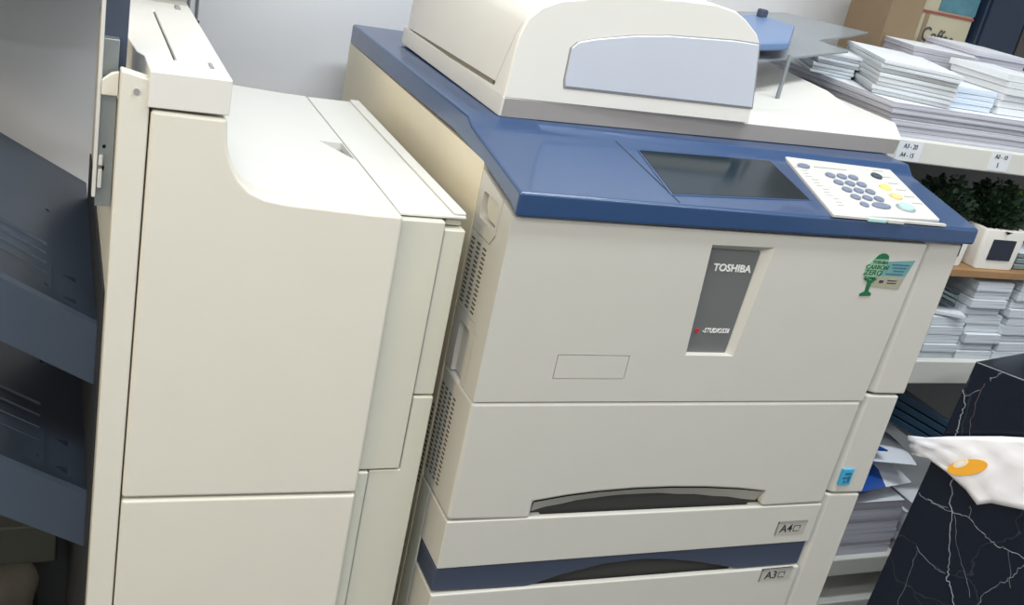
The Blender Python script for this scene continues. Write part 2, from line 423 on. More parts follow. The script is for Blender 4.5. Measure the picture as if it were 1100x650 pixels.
# feeder head: side profile in x-z, extruded back
P_ = [(.0292,1.0225),(.0300,1.030),(.0310,1.070),(.0335,1.098),(.0400,1.119),(.0545,1.134),(.078,1.1455),(.12,1.155),(.18,1.165),(.24,1.1715),(.295,1.1735),(.328,1.1695),(.345,1.162),(.368,1.147),(.378,1.134),(.386,1.090),(.394,1.045),(.396,1.030)]
hb = bmesh.new()
def scale_prof(k, dx=0, dz=0): return [(.22+(x-.22)*k+dx, 1.022+(z-1.022)*k+dz) for x, z in P_]
loft(hb, [[(x, y, z) for x, z in scale_prof(k)] for y, k in ((.1860,.986),(.1875,.995),(.192,1.0),(.60,1.0),(.61,.98))])
head = obj('document_feeder', hb, M['white'], cp, smooth=True, bevel=.002,
    cuts=[prism([(.221,1.0275),(.592,1.0205),(.592,1.0265),(.221,1.0335)], 'x', .02, .036),
          prism([(.2240,1.030),(.2120,1.055),(.2020,1.080),(.1920,1.112),(.1910,1.112),(.2008,1.080),(.2108,1.055),(.2228,1.030)], 'x', .02, .042)])
obj('exit_slot', prism([(.232,1.028),(.576,1.0215),(.576,1.0255),(.232,1.0325)], 'x', .0312, .0355), M['slot'], head)
# side cheek seam
# silver window and the groove round it
W = [(.1085,1.0447),(.3920,1.0505),(.3840,1.0900),(.3745,1.1340),(.335,1.1335),(.294,1.1305),(.2386,1.1262),(.1858,1.1188),(.1355,1.1080),(.1130,1.1010),(.1055,1.0930),(.1060,1.0550)]
def grow(p, g):
    cx = sum(a for a, b_ in p)/len(p); cz = sum(b_ for a, b_ in p)/len(p)
    return [(cx+(a-cx)*(1+g/.14), cz+(b_-cz)*(1+g/.045)) for a, b_ in p]
wt = [p for p in grow(W, .0022)]
bm = bmesh.new(); loft(bm, [[(x, .1905, z) for x, z in wt], [(x, .1852, z) for x, z in wt]])
obj('window_trim', bm, M['groove'], head, bevel=.0008)
bm = bmesh.new(); loft(bm, [[(x, .1905, z) for x, z in W], [(x, .1838, z) for x, z in W]])
obj('silver_window', bm, M['silver'], head, bevel=.0018)
# input tray sloping up to the right
ty = lambda x: 1.098 + (x-.39)*.16
tb = bmesh.new()
TR = [(.372,.270,1.090),(.46,.285,1.098),(.700,.390,1.1215),(.662,.425,1.1260),(.870,.550,1.1435),(.70,.585,1.148),(.372,.585,1.105)]
loft(tb, [TR, [(x, y, z+.004) for x, y, z in TR]])
obj('document_tray', tb, M['acry'], head, bevel=.0010)
tb = bmesh.new()
loft(tb, [[(.392,.285,ty(.39)+.006),(.50,.285,ty(.50)+.006),(.590,.40,ty(.590)+.006),(.590,.50,ty(.590)+.006),(.392,.50,ty(.39)+.006)],
          [(.392,.285,ty(.39)+.018),(.50,.285,ty(.50)+.018),(.590,.40,ty(.590)+.018),(.590,.50,ty(.590)+.018),(.392,.50,ty(.39)+.018)]])
obj('paper_guide', tb, M['ablue'], head, bevel=.003)
obj('guide_knob', B(.572, .586, .47, .485, ty(.58)+.016, ty(.58)+.030), M['band'], head, bevel=.003)
obj('tray_post', B(.498, .503, .275, .279, 1.05, ty(.5)+.001), M['acry'], head)
obj('hinge_cover', B(.39, .50, .585, .64, 1.05, 1.135), M['cream'], head, bevel=.006)

# --- stickers
def flat(pts, y0, y1, bm=None): return prism(pts, 'y', y0, y1, bm)
stk = obj('eco_sticker', flat([(.524,.9085),(.581,.9135),(.5735,.8905),(.569,.8725),(.516,.8745)], -.0004, .0006), M['stteal'], cp)
obj('sticker_band', flat([(.520,.8885),(.5735,.8895),(.5690,.8710),(.517,.8735)], -.0006, .0006), M['sttan'], stk)
crown = [(.509,.9125),(.513,.9170),(.519,.9200),(.526,.9205),(.532,.9185),(.5345,.9135),(.534,.905),(.530,.897),(.525,.889),(.517,.885),(.506,.885),(.5015,.890),(.5005,.898),(.503,.906)]
obj('tree_crown', flat(crown, -.0008, .0004), M['stpale'], stk)
tr = bmesh.new()
flat([(.510,.9125),(.514,.9175),(.520,.9205),(.527,.9205),(.532,.9175),(.5335,.9130)], -.0012, 0, tr)
obj('crown_cap', tr, M['stgreen'], stk); tr = bmesh.new()
flat([(.5035,.8835),(.512,.8795),(.5125,.8660),(.506,.8630),(.506,.8595),(.5245,.8605),(.5240,.8640),(.518,.8670),(.5185,.8780),(.5255,.8850),(.5215,.8855),(.5155,.8815),(.508,.8850)], -.0012, 0, tr)
obj('tree_trunk', tr, M['stgreen'], stk)
for t, x, z, h, sx in (('TOSHIBA', .5215, .9080, .0042, 1.05), ('CARBON', .5190, .9010, .0058, 1.12), ('ZERO', .5150, .8930, .0070, 1.18), ('SCHEME', .5130, .8855, .0034, 1.05)):
    text('sticker_word', t, front(x, -.0009, z), h, M['stgreen'], stk, sx=sx, bold=.00012, shear=.15)
lines = bmesh.new()
for x0, x1, z in ((.543,.573,.9060),(.546,.572,.9015),(.549,.571,.8970),(.538,.568,.8925)):
    x = x0
    while x < x1 - .002:
        w = random.uniform(.002, .005); box(lines, x, min(x+w, x1), -.0008, 0, z-.0009, z+.0009); x += w + .0009
obj('sticker_print', lines, M['stblue'], stk)
lines = bmesh.new(); box(lines, .531, .538, -.0010, 0, .8795, .8830)
for z in (.8832, .8797): box(lines, .545, .561, -.0010, 0, z-.0006, z+.0006)
obj('sticker_print', lines, M['brownblk'], stk)
es = obj('blue_sticker', B(.594, .614, .0010, .0062, .5590, .5850), M['stcyan'], cp)
es.data.transform(Matrix.Translation((0, -.001, 0)))
lines = bmesh.new()
for x0, x1, z0, z1 in ((.599,.611,.5760,.5800),(.597,.608,.5690,.5725),(.600,.6045,.5625,.5665),(.607,.611,.5625,.5740)):
    box(lines, x0, x1, -.0005, .002, z0, z1)
obj('sticker_print', lines, M['stblue'], es)

# ================================================================== FINISHER
fn = empty('finisher', (-.25, .3, 0), 'cream sorting finisher unit with slate grey output trays, docked left of the photocopier', 'copier finisher')
FY = .03
ftop = [(-.125,.9135),(-.160,.9140),(-.250,.9185),(-.272,.9215),(-.288,.9280),(-.300,.9390),(-.309,.9540),(-.315,.9720),(-.3175,.9990)]
door = [(-.3875,.5680),(-.1245,.5620)] + ftop + [(-.3875,1.0000)]
obj('front_cover', prism(door, 'y', FY, FY+.040), M['fin'], fn, bevel=.004, seg=3)
ptop = [(x, z-.0015) for x, z in ftop]
rear = [(-.3875,.02),(-.1245,.02)] + ptop + [(-.3875,.9985)]
def tri(p0, p1, p2, z0, z1):
    return prism([p0, p1, p2], 'z', z0, z1)
obj('body', prism(rear, 'y', FY+.0415, .548), M['white'], fn, bevel=.004, seg=3,
    cuts=[tri((-.158,.305),(-.128,.305),(-.128,.235), .903, .93), B(-.1262,-.1250,.07,.56,.905,.93)])
obj('sensor_flag', prism([(-.154,.302),(-.1285,.302),(-.1285,.243)], 'z', .9025, .9040), M['groove'], fn)
obj('lower_door', prism([(-.3875,.02),(-.1245,.02),(-.1245,.5590),(-.3875,.5650)], 'y', FY, FY+.040), M['fin'], fn, bevel=.004, seg=3)
# docking side section
obj('dock_body', B(-.1235, -.045, .078, .548, .02, .9075), M['gap'], fn)
obj('dock_top', B(-.1235, -.0445, .050, .549, .9075, .9115), M['white'], fn, bevel=.0015)
obj('dock_top_rail', B(-.0590, -.0445, .052, .549, .9115, .9150), M['white'], fn, bevel=.0015)
obj('dock_side', B(-.0447, -.0430, .08, .548, .02, .9075), M['fin_side'], fn)
obj('dock_panel', B(-.1240, -.0710, FY+.012, .08, .5860, .9060), M['fin_side'], fn, bevel=.002)
obj('dock_strip', B(-.0695, -.0440, FY+.016, .08, .6865, .8960), M['fin_side'], fn, bevel=.002)
obj('dock_latch', B(-.0660, -.0460, .058, .082, .897, .9050), M['fin_side'], fn, bevel=.002)
lo = [(-.1080,.02),(-.0440,.02),(-.0440,.6845),(-.0695,.6845),(-.0695,.5835),(-.1080,.5835)]
obj('dock_lower_panel', prism(lo, 'y', FY+.014, .08), M['fin_side'], fn, bevel=.002)
obj('dock_lower_strip', B(-.1240, -.1095, FY+.010, .08, .02, .5835), M['fin_side'], fn, bevel=.002)
# tall cap on the tray side
cap = bmesh.new()
loft(cap, [[(x, y, z) for x, y in [(-.391,FY-.001),(-.3165,FY-.001),(-.3165,.60),(-.380,.60),(-.400,.54),(-.4065,.44),(-.4075,.32),(-.405,.20),(-.398,.11),(-.392,.095)]] for z in (1.0025, 1.0370)])
cap_o = obj('top_cap', cap, M['white'], fn, bevel=.005, seg=3, cuts=[B(-.3648,-.3622,.09,.36,1.034,1.04)])
obj('cap_slot', B(-.3648,-.3622,.09,.36,1.033,1.0345), M['gap'], cap_o)
obj('cap_latch', B(-.3325,-.3285,.070,.092,1.036,1.0385), M['groove'], cap_o, bevel=.001)
obj('cap_latch', B(-.336,-.330,.385,.405,1.036,1.040), M['groove'], cap_o, bevel=.001)
# flange plate along the front left
fl = prism([(-.4165,.02),(-.3890,.02),(-.3890,1.0280),(-.4160,1.0340)], 'y', FY+.002, FY+.02)
flo = obj('edge_plate', fl, M['fin'], fn, bevel=.002)
scw = bmesh.new(); tube(scw, [(-.4015,.0335,1.016),(-.4015,.0305,1.016)], .0028, 12); obj('screw', scw, M['groove'], flo)
# side frame with bits of steel, seen on the left of the edge plate
obj('side_frame', B(-.4160, -.3890, FY+.0205, .54, .02, 1.0005), M['fin_side'], fn)
obj('side_frame_top', B(-.4000, -.3900, .25, .53, .94, 1.0015), M['fin_side'], fn)
obj('rail', B(-.4345, -.4310, .046, .056, .905, 1.16), M['shelf'], fn, bevel=.0008)
obj('rail_back', B(-.4310, -.4175, .050, .062, .895, 1.012), M['metal'], fn, bevel=.001,
    cuts=[prism(ell(-.4255, .955, .0016, .0022), 'y', .045, .06), prism(ell(-.4255, .9335, .0013, .0030), 'y', .045, .06)])
obj('rail_top', B(-.4305, -.4165, .062, .075, 1.004, 1.055), M['metal'], fn, bevel=.001)
obj('rail_cover', B(-.4305, -.4090, .075, .12, .99, 1.16), M['band'], fn, bevel=.001)
bm = prism([(-.4310,1.006),(-.4165,1.006),(-.4165,1.0290),(-.4230,1.0270),(-.4310,1.0200)], 'y', .044, .050)
obj('rail_bracket', bm, M['fin'], fn, bevel=.001)
obj('rail_clip', B(-.4300,-.4262,.046,.052,.9145,.9330), M['keys'], fn, bevel=.0008)
obj('rail_clip', B(-.4300,-.4262,.046,.052,.9370,.9470), M['keys'], fn, bevel=.0008)
# output trays
def tray(z0, name='output_tray'):
    sl = .62; x1, x0 = -.4185, -1.05
    zz = lambda x: z0 + (x1-x)*sl
    bm = bmesh.new()
    ys = [.115,.122,.30,.46,.52]; 
    top = []
    n = 14
    for i in range(n+1):
        x = x1 + (x0-x1)*i/n; z = zz(x) - .012*math.sin(math.pi*min(1, i/n))
        top.append([(x,.115,z-.072),(x,.115,z),(x,.121,z+.0035),(x,.127,z),(x,.30,z-.006),(x,.57,z+.002),(x,.588,z+.004),(x,.595,z-.02),(x,.30,z-.035),(x,.127,z-.072)])
    loft(bm, top)
    cuts = []
    zc = lambda x: zz(x)
    for (px, py) in ((-.4440,.215),(-.4450,.150)):
        cuts.append(prism([(px-.010,py),(px+.006,py-.006),(px+.006,py+.010)], 'z', zc(px)-.09, zc(px)+.05))
    for (px, py) in ((-.470,.40),(-.47,.16)):
        cuts.append(prism(ell(px, py, .003, .004, 8), 'z', zc(px)-.09, zc(px)+.05))
    t = obj(name, bm, M['tray'], fn, bevel=.0015, cuts=cuts)
    rb = bmesh.new()
    for k in range(5):
        y = .165 + .03*k
        loft(rb, [[(x, y-.0015, zz(x)-.0115*math.sin(math.pi*(x1-x)/(x1-x0))-.0055), (x, y+.0015, zz(x)-.0115*math.sin(math.pi*(x1-x)/(x1-x0))-.0055), (x, y, zz(x)-.0115*math.sin(math.pi*(x1-x)/(x1-x0))-.0020)] for x in (-.47, -.56, -.66, -.76)])
    obj('tray_rib', rb, M['tray'], t)
    return t
t1 = tray(.734); t1['label'] = 'upper slate grey output tray'
t2 = tray(.516); t2['label'] = 'lower slate grey output tray'
obj('tray_carriage', B(-.4185, -.4165, .06, .53, .02, .80), M['dark'], fn)

# ================================================================== LEFT SIDE, under the trays
lb = tag(obj('low_bench', B(-1.5, -.44, .36, .78, .235, .30), mat('bench_grey', (.05,.055,.045), .6), bevel=.004), 'dull grey-green low metal bench half hidden below the output trays', 'bench')
for x in (-1.46, -.62):
    for y in (.39, .74): obj('leg', B(x-.02, x+.02, y-.02, y+.02, 0, .236), M['dark'], lb)
sh = bmesh.new()
loops = []
for i in range(13):
    t = i/12; y = .66 - .26*t
    w = .040*math.sqrt(max(.0, 1-(1-min(1, t*3.2))**2))*(1-.25*math.sin(math.pi*min(1,max(0,(t-.3)/.5)))) + .002
    h = .010 + .036*math.sqrt(max(0, 1-(1-min(1, t*2.6))**2)) + (.03*max(0, t-.45))
    loops.append([(-.500 + w*math.cos(a)*1.0, y, .004 + max(0, h*(.5+.5*math.sin(a)))) for a in [2*math.pi*k/16 for k in range(16)]])
loft(sh, loops)
shoe = tag(obj('shoe', sh, M['shoe'], smooth=True), 'beige round-toed shoe on the dark floor beneath the output trays', 'shoe')
sole = bmesh.new(); loft(sole, [[(-.500+.040*math.cos(a), .53+.132*math.sin(a), z) for a in [2*math.pi*k/24 for k in range(24)]] for z in (0, .012)])
obj('sole', sole, M['dark'], shoe)

# wall cables
for x, zb in ((-.272, .962), (-.2585, .950)):
    c = bmesh.new(); tube(c, [(x, .8178, 1.6), (x, .8178, 1.2), (x+.0015, .8178, zb)], .0022, 8)
    o = tag(obj('cable', c, M['cable']), ('left' if x < -.265 else 'right') + ' of two thin grey cables hanging on the wall behind the finisher', 'cable', 'wall cables')
    e = bmesh.new(); tube(e, [(x+.0015, .8145, zb+.004), (x+.0015, .8145, zb-.004)], .0045, 10)
    obj('cable_end', e, M['ink'], o)

# ================================================================== SHELVING
SY = .25
sf = empty('shelving_unit', (1.35, .43, 0), 'cream metal shelving unit stacked with paper, right of the photocopier', 'shelving')
sx0, sx1 = .715, 2.0
for z0, z1 in ((.987,1.0240), (.590,.6370), (.165,.2050), (.045,.100)):
    o = obj('shelf_board', B(sx0, sx1, SY, .66, z0, z1), M['shelf'], sf, bevel=.003)
obj('back_panel', B(sx0+.01, sx1-.01, .66, .665, .05, 1.00), M['shelfd'], sf)
for x in (sx0+.002, sx1-.018):
    for y in (.275, .62): obj('upright', B(x, x+.016, y, y+.03, 0, .9868), M['shelf'], sf)
for x0, x1, z0, z1, t1_, t2_ in ((.731,.781,.9895,1.0222,'A3 - 20','A4 - 15'), (.932,.977,.9910,1.0232,'A0 - 10','5')):
    lb_ = obj('price_label', B(x0, x1, SY-.001, SY+.001, z0, z1), M['top'], sf)
    c = (x0+x1)/2
    text('price_text', t1_, front(c, SY-.0012, z0+.0235, 1), .0072, M['ink'], lb_, sx=.9)
    text('price_text', t2_, front(c-.002, SY-.0012, z0+.0095, 1), .0072, M['ink'], lb_, sx=.9)

def pad(name, x0, x1, y0, y1, z0, z1, m, label, cat, group=None, rz=0, bev=.0008, tilt=0, curl=0):
    cx, cy = (x0+x1)/2, y0
    R3 = Matrix.Rotation(rz, 4, 'Z') @ Matrix.Rotation(tilt, 4, 'Y')
    bm = bmesh.new()
    nx = 6
    loops = []
    for i in range(nx+1):
        x = x0 + (x1-x0)*i/nx; k = curl*((i/nx-.5)*2)**2
        loops.append([(x-cx, 0, k), (x-cx, y1-y0, k), (x-cx, y1-y0, z1-z0+k), (x-cx, 0, z1-z0+k)])
    loft(bm, loops)
    bmesh.ops.recalc_face_normals(bm, faces=bm.faces)
    bm.normal_update()
    for f in bm.faces:
        if f.normal.z > .7: f.material_index = 1
    me = bpy.data.meshes.new(name); bm.to_mesh(me); bm.free()
    me.materials.append(m); me.materials.append(M['top'])
    o = bpy.data.objects.new(name, me); COL.objects.link(o)
    o.location = (cx, cy, z0); o.rotation_euler = R3.to_euler()
    return tag(o, label, cat, group)
ORD = ['lowest', 'second', 'third', 'fourth', 'fifth', 'sixth', 'seventh', 'eighth', 'ninth', 'tenth', 'eleventh', 'twelfth', 'thirteenth']
def nth(i, n): return 'topmost' if i == n-1 else ('lowest' if i == 0 else ORD[i] + ' from the bottom')
random.seed(11)
# middle shelf: columns of paper pads
cols = [('leftmost column', .872, .945, 5, .0145),
        ('second column from left', .958, 1.040, 5, .0160),
        ('third column, under plank', 1.046, 1.133, 9, .0172),
        ('column at photo edge', 1.140, 1.226, 10, .0168)]
for cn, x0, x1, n, h in cols:
    z = .637
    for i in range(n):
        j = random.uniform(-.004, .004); hh = h + random.uniform(-.0016, .0016)
        sh_ = -.012 if (cn.startswith('third') and i > 4) else 0
        pad('paper_pad', x0+j+sh_, x1+j+sh_, SY+.012+random.uniform(-.004, .006), SY+.22, z+.0002, z+hh-.0012, M['paper'],
            'middle shelf paper pad, %s in %s' % (nth(i, n), cn), 'paper pad', 'paper pads on the middle shelf', rz=random.uniform(-.015, .015), curl=.0)
        z += hh
    if cn.startswith('second'): z_second = z
    if cn.startswith('third'): z_third = z
pad('paper_pad', .945, 1.025, SY+.016, SY+.20, z_second+.002, z_second+.008, M['paper'], 'loose white pad lying askew on top of the second column from the left, middle shelf', 'paper pad', 'paper pads on the middle shelf', rz=-.35)
# dark green folders leaning against the tall column
for k in range(4):
    m = (M['folder2'], M['folder'], M['folder'], M['folder2'], M['folder'], M['folder2'])[k]
    pad('folder', .905, 1.020, SY+.03, SY+.22, .7475+.0078*k, .7525+.0078*k, m,
        '%s of the green-grey folders sloping beside the tall paper column' % ('topmost' if k == 3 else ORD[k] if k == 0 else ORD[k]+' from the bottom'), 'folder', 'sloping folders', tilt=.30).data.materials[1] = m
# plank on top of the tall columns with two planted pots
pl = tag(obj('plank', B(.84, 1.145, SY+.004, SY+.14, .7985, .8130), M['wood'], bevel=.002), 'brown wooden plank carrying the white plant pots over the paper pads', 'plank')
def leafy(cx, cy, z0, rx, ry, h, n, bright=0):
    bm = bmesh.new()
    for k in range(n):
        a = random.uniform(0, 2*math.pi); r = math.sqrt(random.random())
        x = cx + rx*r*math.cos(a); y = cy + ry*r*math.sin(a); z = z0 + h*random.random()*(1-.5*r*r)
        d = Vector((math.cos(a)*.6 + random.uniform(-.5,.5), math.sin(a)*.6 + random.uniform(-.5,.5), random.uniform(.1, 1))).normalized()
        s = d.cross(Vector((random.uniform(-1,1), random.uniform(-1,1), .3))).normalized(); L = random.uniform(.010,.020); w = L*.28
        d.z = abs(d.z)*.6+.1; p = Vector((x, y, z)); nn = d.cross(s)*w*.4
        vs = [bm.verts.new(v) for v in (p, p+d*L*.5+s*w+nn, p+d*L, p+d*L*.5-s*w+nn)]
        f1 = bm.faces.new(vs[:3]); f2 = bm.faces.new([vs[0], vs[2], vs[3]])
        mi = 1 if random.random() < bright else 0
        f1.material_index = f2.material_index = mi
    for k in range(22):
        a = random.uniform(0, 6.28); r = random.random()*.7
        tube(bm, [(cx, cy, z0-.012), (cx+rx*r*math.cos(a), cy+ry*r*math.sin(a), z0+h*.8)], .0012, 4)
    return bm
def pot(x0, x1, y0, label, bright, fl, cx=None):
    e = empty('potted_plant', ((x0+x1)/2, y0+.04, .813), label, 'potted plant', 'plants in white square pots')
    w = x1-x0; z0, z1 = .8132, .886
    bm = bmesh.new(); t = .006
    loft(bm, [[(x, y, z) for x, y in rrect(x0+t*(1-k)+.0, x1-t*(1-k), y0+t*(1-k)*.3, y0+.085, .007)] for z, k in ((z0, .2), (z0+.004, .5), (z1-.002, 1), (z1, .95))])
    obj('pot', bm, M['pot'], e, smooth=True, bevel=.001, cuts=[B(x0+.010, x1-.010, y0+.010, y0+.075, z1-.012, z1+.01)])
    obj('slate_label', B(x0+w*.24, x1-w*.22, y0-.0012, y0+.006, z0+.018, z1-.017), M['slate'], e)
    obj('soil', B(x0+.010, x1-.010, y0+.010, y0+.075, z1-.014, z1-.010), M['brownblk'], e)
    obj('foliage', leafy(cx or (x0+x1)/2, y0+.05, z1-.004, .045, .045, .078, fl, bright), [M['leaf'], M['leaf2']], e)
pot(.893, .985, .268, 'dark bushy plant in a white square pot mostly hidden behind the console', .0, 500)
pot(1.003, 1.105, .262, 'dark bushy plant in the fully visible white square pot', .0, 800)
# bright plant right at the photo edge
e = empty('potted_plant', (1.155, .35, .81), 'yellow-green plant at the photo edge behind the white pot', 'potted plant', 'plants in white square pots')
obj('foliage', leafy(1.155, .36, .895, .030, .03, .045, 260, 1.0), [M['leaf'], M['leaf2']], e)
bm = bmesh.new(); tube(bm, [(1.155,.36,.8135),(1.155,.36,.83),(1.155,.36,.884)], [.030,.034,.038], 20); obj('pot', bm, M['brownblk'], e)
for k in range(3):
    pad('glass_coaster', 1.112, 1.19, SY+.02, SY+.10, .8150+.011*k, .8225+.011*k, M['folder'], '%s grey-green coaster stacked beside the white pot at the photo edge' % ['lowest', 'middle', 'topmost'][k], 'coaster', 'coasters by the pot')

# top shelf: wide sheets, then booklet stacks
random.seed(5)
zt = 1.0242
for k in range(6):
    h = .0088
    pad('paper_ream', .722 - .004*k + random.uniform(-.003,.003), 1.60, SY+.010+random.uniform(-.003,.006), .62, zt, zt+h-.0008, M['sheets'],
        'wide paper ream on the top shelf, %s of the pile' % nth(k, 6), 'paper', 'large paper reams on the top shelf', rz=random.uniform(-.004,.004))
    zt += h
zr = zt
def stack(name_label, cx, cy, w, d, rz, z0, n, h, m, grp, drift=(0,0), jit=.003):
    z = z0
    for i in range(n):
        hh = h*random.uniform(.85, 1.15)
        x = cx + drift[0]*i + random.uniform(-jit, jit); y = cy + drift[1]*i + random.uniform(-jit, jit)
        pad('booklet', x-w/2, x+w/2, y, y+d, z+.0002, z+hh-.0006, m, 'booklet, %s in %s' % (nth(i, n), name_label), 'booklet', grp, rz=rz+random.uniform(-.02,.02))
        z += hh
    return z
z1_ = stack('the blank-topped stack, front left of top shelf', .758, .285, .125, .24, -.45, zr, 8, .0068, M['paper'], 'booklets of the front left stack', drift=(-.0005, -.001))
stack('the low fanned stack just behind the feeder', .715, .43, .07, .15, -.45, zr, 7, .0058, M['paper'], 'booklets of the fanned stack', drift=(.001, -.001))
stack('the far left stack past the document tray', .80, .50, .10, .10, -.35, zr, 6, .0058, M['pblue'], 'booklets of the far left stack', jit=.006)
stack('the pale blue stack, front of top shelf', .885, .285, .092, .13, -.04, zr, 4, .0088, M['pblue'], 'booklets of the pale blue stack', jit=.0015)
stack('the tall dark grey stack behind the pale blue one', .945, .43, .130, .12, -.22, zr, 8, .0088, M['pgrey'], 'booklets of the tall greyish stack')
stack('the tall lavender stack below the navy binder', 1.075, .43, .125, .15, -.02, zr, 8, .0102, M['sheets'], 'booklets of the tall right stack')
stack('the bright stack at the top right photo edge', 1.00, .285, .105, .13, .03, zr, 6, .0105, M['top'], 'booklets of the right edge stack', jit=.005)
# brown carton, cream book box and navy binder at the back of the top shelf
cb = tag(obj('cardboard_box', B(.896, .972, .545, .655, zr, 1.40), M['card'], bevel=.002), 'plain brown cardboard box standing at the back of the top shelf', 'box')
bk = empty('book_box', (1.04, .6, zr), 'cream box with teal picture and red stripe, right of the brown box', 'box')
obj('body', B(.976, 1.112, .56, .655, zr, 1.40), M['book'], bk, bevel=.002)
obj('spine_line', B(.9745, .9762, .56, .65, zr, 1.40), M['bookred'], bk)
pc = obj('picture_panel', B(1.020, 1.112, .5585, .5605, 1.208, 1.40), M['bookblue'], bk)
obj('stripe', B(.976, 1.1125, .5583, .5605, 1.2000, 1.2045), M['bookred'], bk)
obj('ochre_panel', B(.994, 1.004, .5590, .5610, zr, 1.199), M['card'], bk)
text('box_text', 'Coffee', front(1.040, .5588, 1.160, 3), .026, M['ink'], bk, sx=.8)
obj('picture_spot', prism(ell(1.078,1.252,.018,.014), 'y', .557, .559), M['bookred'], bk)
nb = tag(obj('binder', B(1.120, 1.225, .545, .655, zr, 1.42), M['navy'], bevel=.003), 'tall navy binder standing right of the cream box', 'binder')
obj('spine', B(1.125, 1.22, .540, .546, zr+.002, 1.415), M['navy'], nb)
tag(obj('dark_box', B(1.232, 1.40, .545, .655, zr, 1.42), M['brownblk'], bevel=.002), 'brown-black box at the far right behind the booklets', 'box')

# bottom shelf: ream piles, blue and white packets
random.seed(21)
z = .2052
for k in range(7):
    h = (.022,.010,.024,.018,.012,.018,.020)[k]
    pad('paper_pad', .86+random.uniform(-.004,.004), 1.072+random.uniform(-.006,.006), SY+.012, .6, z, z+h-.0015, (M['sheets'],M['pgrey'],M['sheets'],M['sheets'],M['pgrey'],M['sheets'],M['pgrey'])[k],
        'flat paper ream on the bottom shelf, %s of the pile' % nth(k, 7), 'paper', 'paper reams on the bottom shelf')
    z += h
zb = z
z = .2052
for k in range(5):
    h = (.026,.018,.022,.028,.020)[k]
    pad('paper_pad', 1.088+random.uniform(-.004,.004), 1.30, SY+.014, .6, z, z+h-.0015, (M['pgrey'],M['sheets'])[k % 2],
        'paper ream behind the marble box, bottom shelf, %s of its pile' % nth(k, 5), 'paper', 'paper reams behind the marble box')
    z += h
def packet(x, y, z, w, d, h, rz, label, m1, m2):
    e = empty('packet', (x, y, z), label, 'packet', None, rz)
    n = 10
    def pil(x0, x1, name, m):
        bm = bmesh.new(); loops = []
        for i in range(n+1):
            xx = x0 + (x1-x0)*i/n; k = math.sin(math.pi*(.08+.84*((xx+w/2)/w)))
            loops.append([(xx, d*a, h*.5 + h*.5*k*b_*(1+.12*math.sin(9*a+7*xx/w))) for a, b_ in ((-.5,0),(-.3,-1),(0,-1),(.3,-1),(.5,0),(.3,.8),(0,1),(-.3,.8))])
        loft(bm, loops)
        M2 = Matrix.Translation((x, y, z)) @ Matrix.Rotation(rz, 4, 'Z')
        bm.transform(M2); obj(name, bm, m, e, smooth=True)
    pil(-w/2, w*.05, 'wrapper', m1); pil(w*.05, w/2, 'wrapper_end', m2)
packet(.985, .33, zb+.001, .17, .14, .060, .15, 'blue and white plastic packet lying on the bottom shelf paper', M['packblue'], M['packwhite'])
packet(.975, .33, zb+.062, .17, .13, .050, -.20, 'white plastic packet with a blue corner on top of the other packet', M['packwhite'], M['packwhite'])
pc2 = bmesh.new(); prism([(.93,.268),(.972,.262),(.952,.30)], 'z', zb+.1115, zb+.1145, pc2)
tag(obj('blue_flap', pc2, M['packblue']), 'small blue triangular flap lying on the white packet', 'flap')
for k in range(4):
    o = obj('blue_folder', B(-.14, .14, 0, .30, 0, .012, M=Matrix.Translation((1.03, .275, .470+.016*k)) @ Matrix.Rotation(.40, 4, 'Y')), M['fblue'], bevel=.001)
    tag(o, '%s dark blue folder sloping in the gap above the packets' % ['lowest', 'second lowest', 'second highest', 'uppermost'][k], 'folder', 'dark blue folders')
# ================================================================== MARBLE BOX
mb = bmesh.new()
P1 = (.881,.089); P2 = (1.085,-.205); P3 = (1.30,-.12); P4 = (1.10,.14)
Q1 = (.838,.082)
loft(mb, [[(Q1[0],Q1[1],0),(P2[0],P2[1],0),(P3[0],P3[1],0),(P4[0],P4[1],0)], [(P1[0],P1[1],.72),(P2[0],P2[1],.72),(P3[0],P3[1],.72),(P4[0],P4[1],.72)]])
mbo = tag(obj('marble_box', mb, M['marble'], bevel=.003), 'tall black box wrapped in white-veined marble film, beside the shelving', 'box')
# frame on the near face: u along the top edge, v downward
u = (Vector((P2[0],P2[1],0)) - Vector((P1[0],P1[1],0))).normalized(); nrm = Vector((u.y, -u.x, 0)); nrm = nrm if nrm.y < 0 or nrm.x < 0 else -nrm
def face_pt(s, z, off=.0006):
    t = z/.72; a = Vector((Q1[0]+(P1[0]-Q1[0])*t, Q1[1]+(P1[1]-Q1[1])*t, z))
    return a + u*s + nrm*off
def vein(path, w, name, m, closed=False):
    bm = bmesh.new(); rng = random.Random(len(path)*7+1); pts = []
    for (a, b_) in zip(path, path[1:]):
        for k in range(6):
            t = k/6; pts.append((a[0]+(b_[0]-a[0])*t + rng.uniform(-.0022,.0022), a[1]+(b_[1]-a[1])*t + rng.uniform(-.002,.002)))
    pts.append(path[-1])
    tube(bm, [face_pt(s, z) for s, z in pts], [w*.55*rng.uniform(.5,1.3) for _ in pts], 5)
    obj(name, bm, m, mbo)

